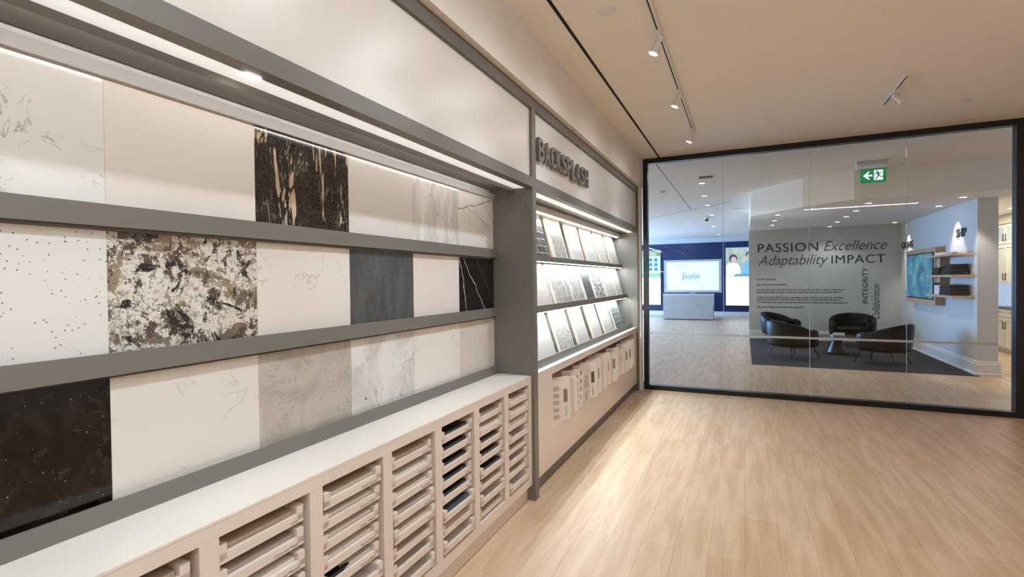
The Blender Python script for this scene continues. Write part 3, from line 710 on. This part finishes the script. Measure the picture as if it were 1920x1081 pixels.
downlight(4.19, 11.5, 2.655, 'lit recessed downlight in the kitchen passage ceiling', 'passage downlight', 0.045)
def small_box(name, x, y, z, sx, sy, sz, mat, label, cat):
    o = MB().box(-sx, sx, -sy, sy, -sz, 0).build(name, mat, bevel=0.004); o.location = (x, y, z-0.0003); return tag(o, label, cat)
small_box('ceiling_vent', -0.55, 8.65, H, 0.10, 0.05, 0.02, M_trim, 'small dark ceiling fitting nearest behind the glass', 'ceiling vent')
small_box('ceiling_vent', -0.13, 12.95, H, 0.14, 0.10, 0.012, M_lampwhite, 'pale ceiling grille left of the lounge bulkhead', 'ceiling vent')
disc('smoke_detector', -1.39, 9.7, H, 0.055, 'white smoke detector at the upper left behind the glass', 'smoke detector', h=0.03)
sc = empty('security_camera', (-0.895, 14.3, H), 'dark dome security camera on the hall ceiling', 'camera')
MB().lathe([(0.001, -0.0003), (0.07, -0.0003), (0.07, -0.05), (0.055, -0.06), (0.001, -0.06)], 24, cap=False).build('camera_base', M_lampwhite, sc, smooth=True)
MB().lathe([(0.052, -0.06)]+[(0.052*math.cos(a), -0.06-0.055*math.sin(a)) for a in [0.2, 0.5, 0.8, 1.1, 1.4, 1.55]], 20, cap=False).build('dome', M_black, sc, smooth=True)
# exit sign
ex = empty('exit_sign', (1.655, 8.6, H), 'green exit sign with white arrow and running figure hanging from the ceiling', 'exit sign')
MB().box(-0.20, 0.17, -0.04, 0.04, -0.105, -0.0003).build('canopy', M_wallcool, ex, bevel=0.004)
MB().box(-0.145, 0.155, -0.012, 0.012, -0.30, -0.105).build('sign_panel', emit('exit_green', (14, 120, 62), 0.55), ex, bevel=0.001)
M_sw_w = emit('exit_white', (225, 240, 245), 0.8)
yy = -0.0125
def poly(pts, mat, name, par, y=yy, t=0.001): return MB().prism(pts, 1, y-t, y).build(name, mat, par)
poly([(-0.12,-0.202),(-0.055,-0.145),(-0.035,-0.145),(-0.065,-0.19),(-0.01,-0.19),(-0.01,-0.214),(-0.065,-0.214),(-0.035,-0.259),(-0.055,-0.259)], M_sw_w, 'arrow', ex)
poly([(0.01,-0.13),(0.115,-0.13),(0.115,-0.272),(0.01,-0.272)], M_sw_w, 'doorway', ex)
mf = MB()
def stroke(m, p, q, w, y0=yy-0.0022, y1=yy-0.001):
    p = Vector(p); q = Vector(q); d = (q-p).normalized(); n = Vector((-d.y, d.x))*w/2
    m.prism([tuple(p+n), tuple(q+n), tuple(q-n), tuple(p-n)], 1, y0, y1)
mf.prism([(0.045+0.011*math.cos(a*math.pi/5), -0.148+0.011*math.sin(a*math.pi/5)) for a in range(10)], 1, yy-0.0022, yy-0.001)
for s in (((0.052,-0.16),(0.066,-0.205),0.024), ((0.052,-0.163),(0.024,-0.185),0.009), ((0.024,-0.185),(0.018,-0.20),0.009), ((0.058,-0.163),(0.088,-0.175),0.009), ((0.088,-0.175),(0.102,-0.165),0.009),
          ((0.066,-0.205),(0.085,-0.225),0.012), ((0.085,-0.225),(0.125,-0.228),0.010), ((0.06,-0.205),(0.045,-0.24),0.012), ((0.045,-0.24),(0.026,-0.262),0.010)): stroke(mf, *s)
mf.build('running_figure', emit('exit_green_dark', (14, 96, 54), 0.35), ex)

# linear ceiling fixture (seen in the glass reflection)
lf = empty('linear_ceiling_light', (1.3, 0.2, H), 'long lit linear ceiling light reflected in the glass', 'ceiling light')
MB().box(0, 2.2, -0.05, 0.05, -0.012, -0.0003).build('fixture_body', M_lampwhite, lf)
MB().box(0.01, 2.19, -0.045, 0.045, -0.022, -0.0125).build('diffuser', emit('linear_diffuser', (255, 248, 240), 40), lf)

# ------------------------------------------------------------------ lounge
def tub_chair():
    r = empty('lounge_chair', (0, 0, 0), None, 'armchair')
    # shell: swept horseshoe, open to +y (front)
    rows_ = []; N = 36
    for i in range(N+1):
        a = math.radians(-222 + (264)*i/N)      # angle in plan, back at -90
        back = max(0.0, -math.sin(a)); k = back**0.8
        ro = 0.43 + 0.015*k; top = 0.545 + 0.155*k
        if abs(i-N/2) > N/2-2: top -= 0.035*(abs(i-N/2)-(N/2-2))/2*1.0
        th_ = 0.105
        cx_, cy_ = math.cos(a), math.sin(a)*0.93
        tilt = 0.045*k
        sec = []
        for (dr, z) in ((-0.02, 0.235), (-0.065, 0.225), (-th_, 0.26), (-th_-0.005, 0.42), (-th_-0.0, top-0.03), (-th_+0.02, top-0.004), (-th_/2, top), (-0.015, top-0.006), (0.0, top-0.035), (0.0, 0.42), (-0.008, 0.27)):
            rr_ = ro + dr + tilt*(z-0.25)/0.5; sec.append((cx_*rr_, cy_*rr_, z))
        rows_.append(sec)
    MB().grid(rows_, closed_v=True, cap=True).build('backrest', M_leather, r, smooth=True)
    # seat cushion and underside
    m = MB(); pts = []
    for z, s in ((0.24, 0.90), (0.225, 0.4)): pass
    prof_ = [(0.001, 0.215), (0.30, 0.215), (0.375, 0.235), (0.385, 0.28), (0.385, 0.34)]
    m.lathe(prof_, 40, Matrix.Diagonal((1, 0.98, 1, 1)), cap=False); m.build('seat_base', M_leather, r, smooth=True)
    m = MB(); m.lathe([(0.001, 0.34), (0.33, 0.34), (0.352, 0.36), (0.352, 0.40), (0.33, 0.42), (0.2, 0.428), (0.001, 0.43)], 40, Matrix.Translation((0, 0.03, 0)), cap=False); m.build('seat_cushion', M_leather, r, smooth=True)
    for a in (45, 135, 225, 315):
        c_, s_ = math.cos(math.radians(a)), math.sin(math.radians(a))
        MB().tube((0.30*c_, 0.30*s_, 0.26), (0.43*c_, 0.43*s_, 0.006), 0.011, 0.008).build('leg', M_steel, r)
    return r
ch = tub_chair()
table = Vector((1.65, 11.55))
spots = [((0.83, 10.72), 'black leather tub armchair at the front left of the lounge, back to the camera'),
         ((2.16, 10.55), 'black leather tub armchair at the front right of the lounge, turned to the table'),
         ((0.78, 12.98), 'black leather tub armchair at the back left, partly behind the front left one'),
         ((2.12, 12.95), 'black leather tub armchair at the back facing the camera behind the table')]
for i, (p, lab) in enumerate(spots):
    c = ch if i == 0 else copy_tree(ch)
    c.location = (p[0], p[1], 0.005); c.rotation_euler = (0, 0, math.radians((36, 146, -30, -103)[i]-90))
    c['label'] = lab; c['group'] = 'lounge armchairs'
tb = empty('coffee_table', (1.65, 11.55, 0.005), 'low round black coffee table between the armchairs', 'table')
MB().lathe([(0.001, 0.315), (0.40, 0.315), (0.42, 0.322), (0.42, 0.335), (0.405, 0.34), (0.001, 0.34)], 48, cap=False).build('tabletop', plain('dark_stone_top', (62, 60, 60), 0.2), tb)
MB().lathe([(0.001, 0.0), (0.165, 0.0), (0.17, 0.03), (0.155, 0.08), (0.085, 0.25), (0.07, 0.314), (0.001, 0.314)], 40, cap=False).build('pedestal', M_black, tb, smooth=True)
bk = MB().box(-0.12, 0.10, -0.08, 0.08, 0, 0.03).build('book', plain('book_grey', (150, 148, 146), 0.5), bevel=0.002); bk.location = (1.66, 11.50, 0.3452); bk.rotation_euler = (0, 0, 0.2)
tag(bk, 'grey book at the bottom of the pile on the coffee table', 'book', 'books on the coffee table')
bk2 = MB().box(-0.10, 0.09, -0.07, 0.07, 0, 0.035).build('book', plain('book_white', (214, 212, 208), 0.5), bevel=0.002); bk2.location = (1.67, 11.50, 0.3754); bk2.rotation_euler = (0, 0, -0.1)
tag(bk2, 'white book on top of the pile on the coffee table', 'book', 'books on the coffee table')

# quote wall
PY = 13.797
def word_sign(txt, x0, x1, z0, z1, mat, shear, label, bold=0.0, vert=False, sp=1.0):
    if vert:
        Mm = wallM(x1, PY, z0, '-y') @ Matrix.Rotation(math.radians(90), 4, 'Z'); wd, hh = z1-z0, x1-x0
    else: Mm = wallM(x0, PY, z0, '-y'); wd, hh = x1-x0, z1-z0
    o = textobj('wall_lettering', txt, mat, wd, hh, Mm, None, shear, extrude=0.004, bold=bold, spacing=sp)
    return tag(o, label, 'wall lettering', 'words on the quote wall')
word_sign('PASSION', 0.313, 1.589, 2.122, 2.333, M_text, 0, 'dark capital letters PASSION on the pale lounge wall', sp=1.1)
word_sign('Excellence', 1.70, 2.925, 2.115, 2.345, M_textgrey, 0.35, 'slanted brown-grey letters Excellence right of PASSION')
word_sign('Adaptability', 0.318, 1.79, 1.73, 2.045, M_textgrey, 0.35, 'slanted brown-grey letters Adaptability under PASSION')
word_sign('IMPACT', 1.856, 2.885, 1.813, 2.005, M_text, 0, 'dark capital letters IMPACT under Excellence', sp=1.1)
word_sign('INTEGRITY', 2.458, 2.56, 0.896, 1.712, M_text, 0, 'dark capital letters INTEGRITY running vertically up the lounge wall', vert=True)
word_sign('Collaboration', 2.64, 2.78, 0.55, 1.34, M_textgrey, 0.35, 'slanted grey letters Collaboration running vertically beside INTEGRITY', vert=True)
word_sign('OUR VALUES', 0.287, 0.707, 1.44, 1.485, M_textgrey, 0, 'small heading OUR VALUES on the pale lounge wall')
pm = MB(); pr_ = random.Random(5)
for (z, x1) in ((1.33, 0.95), (1.205, 2.10), (1.145, 2.04), (1.02, 2.09), (0.965, 2.05), (0.90, 2.16), (0.785, 1.30)):
    x = 0.285
    while x < x1:
        wl = pr_.uniform(0.03, 0.11); pm.box(x, min(x+wl, x1), PY-0.001, PY+0.002, z-0.011, z+0.011); x += wl+0.014
tag(pm.build('wall_paragraph', M_textgrey), 'small grey paragraph lines under the heading on the lounge wall', 'wall lettering', 'words on the quote wall', kind='stuff')

# television wall
tv = empty('television', (3.17, 11.95, 1.5), 'wall television in a wooden box frame showing a blue and green picture', 'television')
adopt(MB().box(3.04, 3.168, 11.1, 12.85, 0.985, 2.01).build('housing', M_oak), tv)
adopt(MB().box(3.028, 3.04, 11.17, 12.78, 1.075, 1.93).build('bezel', M_black), tv)
def tvscreen():
    t = NT('screen_picture', 0.3); v = t.coord(); n1 = t.noise(v, 3, 6, 0.65, 0.5); n2 = t.noise(v, 7, 5, 0.6)
    c = t.mix(t.ramp(n1, 0.35, 0.65), sr(20, 92, 150), sr(96, 176, 200)); c = t.mix(t.ramp(n2, 0.58, 0.66), c, sr(70, 140, 84))
    t.color((0, 0, 0, 1)); t.inp(t.b.inputs['Emission Color'], c); t.b.inputs['Emission Strength'].default_value = 0.75; return t.m
adopt(MB().box(3.026, 3.028, 11.2, 12.75, 1.10, 1.905).build('screen', tvscreen()), tv)
sh = [1.81, 1.48, 1.155]
for z, n in zip(sh, ('top', 'middle', 'bottom')):
    o = bx('wall_shelf', M_oak, (2.90, 3.168, 9.85, 11.09, z, z+0.035), bevel=0.002); tag(o, 'oak wall shelf beside the television, %s of the three' % n, 'shelf', 'oak shelves on the television wall')
o = bx('shelf_divider', M_oak, (3.05, 3.168, 10.90, 11.08, 1.192, 1.478)); tag(o, 'upright oak panel between the bottom and middle shelves by the television', 'divider', 'oak dividers')
o = bx('shelf_divider', M_oak, (3.05, 3.168, 10.90, 11.08, 1.517, 1.808)); tag(o, 'upright oak panel between the middle and top shelves by the television', 'divider', 'oak dividers')
M_cloth = plain('black_cloth', (24, 22, 24), 0.9, vs=20); M_paper = plain('white_paper', (212, 210, 206), 0.6)
def folded(x0, x1, y0, y1, z, h, label):
    m = MB(); m.box(x0, x1, y0, y1, z, z+h); o = m.build('folded_shirt', M_cloth, bevel=h*0.42, seg=3, smooth=True); return tag(o, label, 'folded shirt', 'folded black shirts on the shelves')
k = 0
for (y0, y1, z, n, sh_n) in ((9.98, 10.42, 1.5155, 4, 'middle'), (10.50, 10.86, 1.5155, 3, 'middle'), (9.98, 10.50, 1.1905, 4, 'bottom')):
    for j in range(n):
        hh = 0.042
        side = 'right pile' if y0 < 10 else 'left pile'
        folded(2.92+0.004*j, 3.14, y0+0.012*j, y1-0.018*j, z+hh*j, hh-0.001, 'folded black shirt, %s of the %s on the %s oak shelf' % (['bottom one', 'second from bottom', 'third from bottom', 'fourth from bottom'][j], side, sh_n))
cal = empty('spiral_calendar', (2.95, 10.70, 1.1905), 'white spiral-bound desk calendar on the bottom oak shelf', 'calendar')
MB().box(0, 0.012, -0.12, 0.12, 0, 0.17).build('pages', M_paper, cal)
mm = MB()
for i in range(9): mm.box(-0.006, 0.018, -0.108+i*0.026, -0.096+i*0.026, 0.155, 0.195)
mm.build('spiral_binding', M_black, cal)
o = bx('book', M_paper, (2.95, 3.12, 10.35, 10.80, 1.8455, 1.885), bevel=0.003); tag(o, 'white book lying on the top oak shelf by the television', 'book')
o = bx('paper_roll', M_paper, (2.95, 3.0, 10.0, 10.34, 1.8455, 1.87), bevel=0.01); tag(o, 'pale flat packet lying right of the white book on the top oak shelf', 'packet')
def side_text(txt, y0, y1, z0, z1, label):
    o = textobj('wall_lettering', txt, M_text, y1-y0, z1-z0, wallM(3.163, y1, z0, '-x'), None, 0, extrude=0.014, bold=0.01); return tag(o, label, 'wall lettering')
side_text('SHIP', 10.15, 10.55, 2.12, 2.26, 'raised dark letters SHIP on the wall above the oak shelves')
side_text('CARING', 12.9, 13.7, 2.10, 2.24, 'raised dark letters high on the wall at the far corner past the television')

# kitchen behind the wall end
M_cab = plain('cream_cabinet', (224, 214, 200), 0.4); M_handle = plain('black_handle', (22, 20, 18), 0.35, 0.7)
def shaker(m, x, y0, y1, z0, z1):
    m.box(x-0.004, x, y0+0.05, y1-0.05, z0+0.05, z1-0.05); t = 0.05
    m.box(x-0.016, x, y0, y0+t, z0, z1); m.box(x-0.016, x, y1-t, y1, z0, z1); m.box(x-0.016, x, y0+t, y1-t, z0, z0+t); m.box(x-0.016, x, y0+t, y1-t, z1-t, z1)
def kcab(name, y0, y1, z0, z1, splits, label, glass_top=False, drawer=False):
    e = empty(name, (4.566, (y0+y1)/2, z0), label, 'cabinet', 'kitchen cabinets')
    adopt(bx('body', M_cab, (4.566, 5.148, y0, y1, z0, z1)), e)
    ym = (y0+y1)/2
    for (a, b) in ((y0, ym), (ym, y1)):
        for k, (c, d) in enumerate(splits):
            m = MB(); shaker(m, 4.566, a+0.004, b-0.004, c+0.004, d-0.004); dr = adopt(m.build('drawer' if drawer and k == len(splits)-1 else 'door', M_cab), e)
            hy = ym+(0.05 if a == ym else -0.05)
            if drawer and k == len(splits)-1: hb = (4.53, 4.54, (a+b)/2-0.06, (a+b)/2+0.06, (c+d)/2-0.005, (c+d)/2+0.005)
            else:
                zc = c+0.12 if z0 > 1 else d-0.15; hb = (4.53, 4.54, hy-0.006, hy+0.006, zc-0.07, zc+0.07)
            hd = MB().box(*hb); yc, zc2 = (hb[2]+hb[3])/2, (hb[4]+hb[5])/2
            vertical = hb[5]-hb[4] > 0.05
            for s in (-0.05, 0.05): hd.tube((4.54, yc+(0 if vertical else s), zc2+(s if vertical else 0)), (4.55, yc+(0 if vertical else s), zc2+(s if vertical else 0)), 0.005)
            hh_ = hd.build('handle', M_handle); hh_.parent = dr; hh_.matrix_parent_inverse = (dr.matrix_parent_inverse @ dr.matrix_basis).inverted(); 
            hh_.matrix_parent_inverse = e.matrix_basis.inverted() if False else Matrix.Identity(4)
            if glass_top and k == len(splits)-1: adopt(bx('door_glass', M_paleband, (4.5615, 4.5625, a+0.06, b-0.06, c+0.06, d-0.06)), e)
kcab('upper_cabinet', 11.0, 12.15, 1.35, 2.48, [(1.35, 2.08), (2.10, 2.48)], 'cream upper kitchen cabinet nearest the glass, mostly hidden by the black frame', True)
kcab('upper_cabinet', 12.16, 13.31, 1.35, 2.48, [(1.35, 2.08), (2.10, 2.48)], 'cream upper kitchen cabinet with black handles seen past the wall end', True)
kcab('base_cabinet', 11.0, 12.15, 0.1, 0.85, [(0.1, 0.68), (0.70, 0.85)], 'cream base kitchen cabinet nearest the glass, mostly hidden by the black frame', drawer=True)
kcab('base_cabinet', 12.16, 13.31, 0.1, 0.85, [(0.1, 0.68), (0.70, 0.85)], 'cream base kitchen cabinet with drawers seen past the wall end', drawer=True)
o = bx('kitchen_worktop', plain('dark_worktop', (70, 68, 66), 0.3), (4.54, 5.148, 11.0, 13.31, 0.8505, 0.885)); tag(o, 'thin dark kitchen worktop over the cream base cabinets', 'worktop')
o = bx('cabinet_plinth', M_cab, (4.62, 5.148, 11.0, 13.31, 0.0, 0.0995)); tag(o, 'recessed cream plinth under the base kitchen cabinets', 'plinth')
struct(bx('trim_3', plain('cornice_paint', (190, 176, 160), 0.5), (4.52, 5.148, 11.0, 13.31, 2.482, 2.654)))
o = bx('backsplash_tile', plain('white_backsplash', (232, 230, 226), 0.2), (5.13, 5.148, 11.0, 13.31, 0.886, 1.349)); struct(o)
area('under_cabinet_light', (4.9, 12.3, 1.34), (0.05, 2.0), 10, 'kitchen')

# ------------------------------------------------------------------ far hall: screens and desk
ds = empty('display_screen', (-1.71, 19.35, 0), 'large white-framed screen showing the slanted word Excellen over the desk', 'screen')
m = MB(); m.box(-0.985, 0.985, -0.05, 0.0, 1.0, 1.075); m.box(-0.985, 0.985, -0.05, 0, 2.11, 2.185); m.box(-0.985, -0.90, -0.05, 0, 1.075, 2.11); m.box(0.90, 0.985, -0.05, 0, 1.075, 2.11)
m.box(-0.985, 0.985, 0.0, 0.10, 1.0, 2.185); m.box(-0.1, 0.1, 0.03, 0.09, 0.9405, 1.0)
m.build('frame', plain('screen_frame', (186, 192, 196), 0.4), ds)
MB().box(-0.90, 0.90, -0.02, -0.004, 1.075, 2.11).build('screen', emit('screen_pale_blue', (206, 234, 250), 0.85), ds)
M_sb = emit('screen_blue_text', (30, 90, 140), 0.35)
textobj('screen_text', 'Excellen', M_sb, 0.62, 0.22, wallM(-0.35, -0.021, 1.49, '-y'), ds, 0.35)
textobj('screen_text', 'Passion', emit('screen_pale_text', (150, 200, 228), 0.7), 0.38, 0.11, wallM(-0.60, -0.021, 1.90, '-y'), ds, 0.35)
dk = empty('reception_desk', (-1.87, 19.3, 0), 'grey stone-clad reception desk below the large screen', 'desk')
def deskm():
    t = NT('desk_stone', 0.4); v = t.coord(scale=(0.6, 1, 3)); t.color(t.mix(t.noise(v, 3, 6), sr(168, 164, 158), sr(186, 182, 176))); return t.m
MB().box(-0.86, 0.86, 0, 0.7, 0.03, 0.90).build('desk_body', deskm(), dk, bevel=0.004)
MB().box(-0.87, 0.87, -0.01, 0.71, 0.90, 0.94).build('desk_top', M_white, dk)
MB().box(-0.82, 0.82, 0.04, 0.66, 0, 0.03).build('desk_plinth', M_black, dk)
def poster(x0, x1, label, people):
    r = empty('lit_poster', (x0, 21.8, 0.42), label, 'lit poster', 'lit posters on the navy wall'); W = x1-x0
    MB().box(0, W, -0.06, -0.0005, 0, 2.29).build('lightbox', M_base, r)
    MB().box(0.01, W-0.01, -0.064, -0.0605, 0.01, 1.14).build('blank_field', emit('poster_white', (250, 252, 255), 1.6), r)
    def pic():
        t = NT('poster_photo', 0.4); v = t.coord(loc=(x0, 0, 0)); s = t.sep(v)
        n = t.voro(v, 6); c = t.mix(n, sr(160, 206, 210), sr(226, 240, 244)); c = t.mix(t.ramp(t.noise(v, 3, 3), 0.5, 0.6), c, sr(130, 180, 120) if not people else sr(190, 214, 200))
        t.color((0,0,0,1)); t.inp(t.b.inputs['Emission Color'], c); t.b.inputs['Emission Strength'].default_value = 0.9; return t.m
    MB().box(0.01, W-0.01, -0.064, -0.0605, 1.15, 2.28).build('picture', pic(), r)
    def shape(pts, rgb, nm, d=0): MB().prism(pts, 1, -0.0655-0.0015*d, -0.0645-0.0015*d).build(nm, emit(nm+'_tone', rgb, 0.8), r)
    def ell(cx_, cz, rx, rz, n=18): return [(cx_+rx*math.cos(2*math.pi*i/n), cz+rz*math.sin(2*math.pi*i/n)) for i in range(n)]
    if people:
        shape([(0.02,1.16),(0.02,1.60),(0.12,1.68),(0.42,1.68),(0.52,1.50),(0.56,1.16)], (240, 226, 214), 'person_shirt')
        shape([(0.60,1.16),(0.62,1.62),(0.72,1.74),(1.0,1.74),(1.15,1.62),(1.2,1.16)], (120, 178, 200), 'second_shirt')
        shape(ell(0.27,1.86,0.15,0.16), (60, 66, 78), 'hair', 1); shape(ell(0.29,1.80,0.10,0.13), (214, 170, 150), 'face', 2)
        shape(ell(0.86,1.98,0.14,0.14), (50, 58, 74), 'second_hair', 1); shape(ell(0.85,1.91,0.10,0.14), (206, 164, 146), 'second_face', 2)
        shape([(0.3,1.16),(0.35,1.24),(1.1,1.26),(1.2,1.16)], (90, 150, 180), 'table_edge', 3)
    else:
        shape([(0.0+0.02,1.30),(0.02,2.0),(W-0.02,2.05),(W-0.02,1.30)], (170, 190, 196), 'building')
        mw = MB()
        for i in range(5):
            for j in range(3): mw.box(0.15+i*0.22, 0.27+i*0.22, -0.068, -0.0665, 1.42+j*0.2, 1.55+j*0.2)
        mw.build('building_windows', emit('building_window_tone', (70, 110, 130), 0.6), r)
        shape([(0.02,1.16),(0.02,1.30),(W-0.02,1.26),(W-0.02,1.16)], (120, 180, 110), 'lawn')
poster(-0.66, 0.62, 'lit poster with two seated people above a blank white field, right on the navy wall', True)
poster(-4.45, -3.17, 'lit poster with a building above a blank white field, left on the navy wall', False)
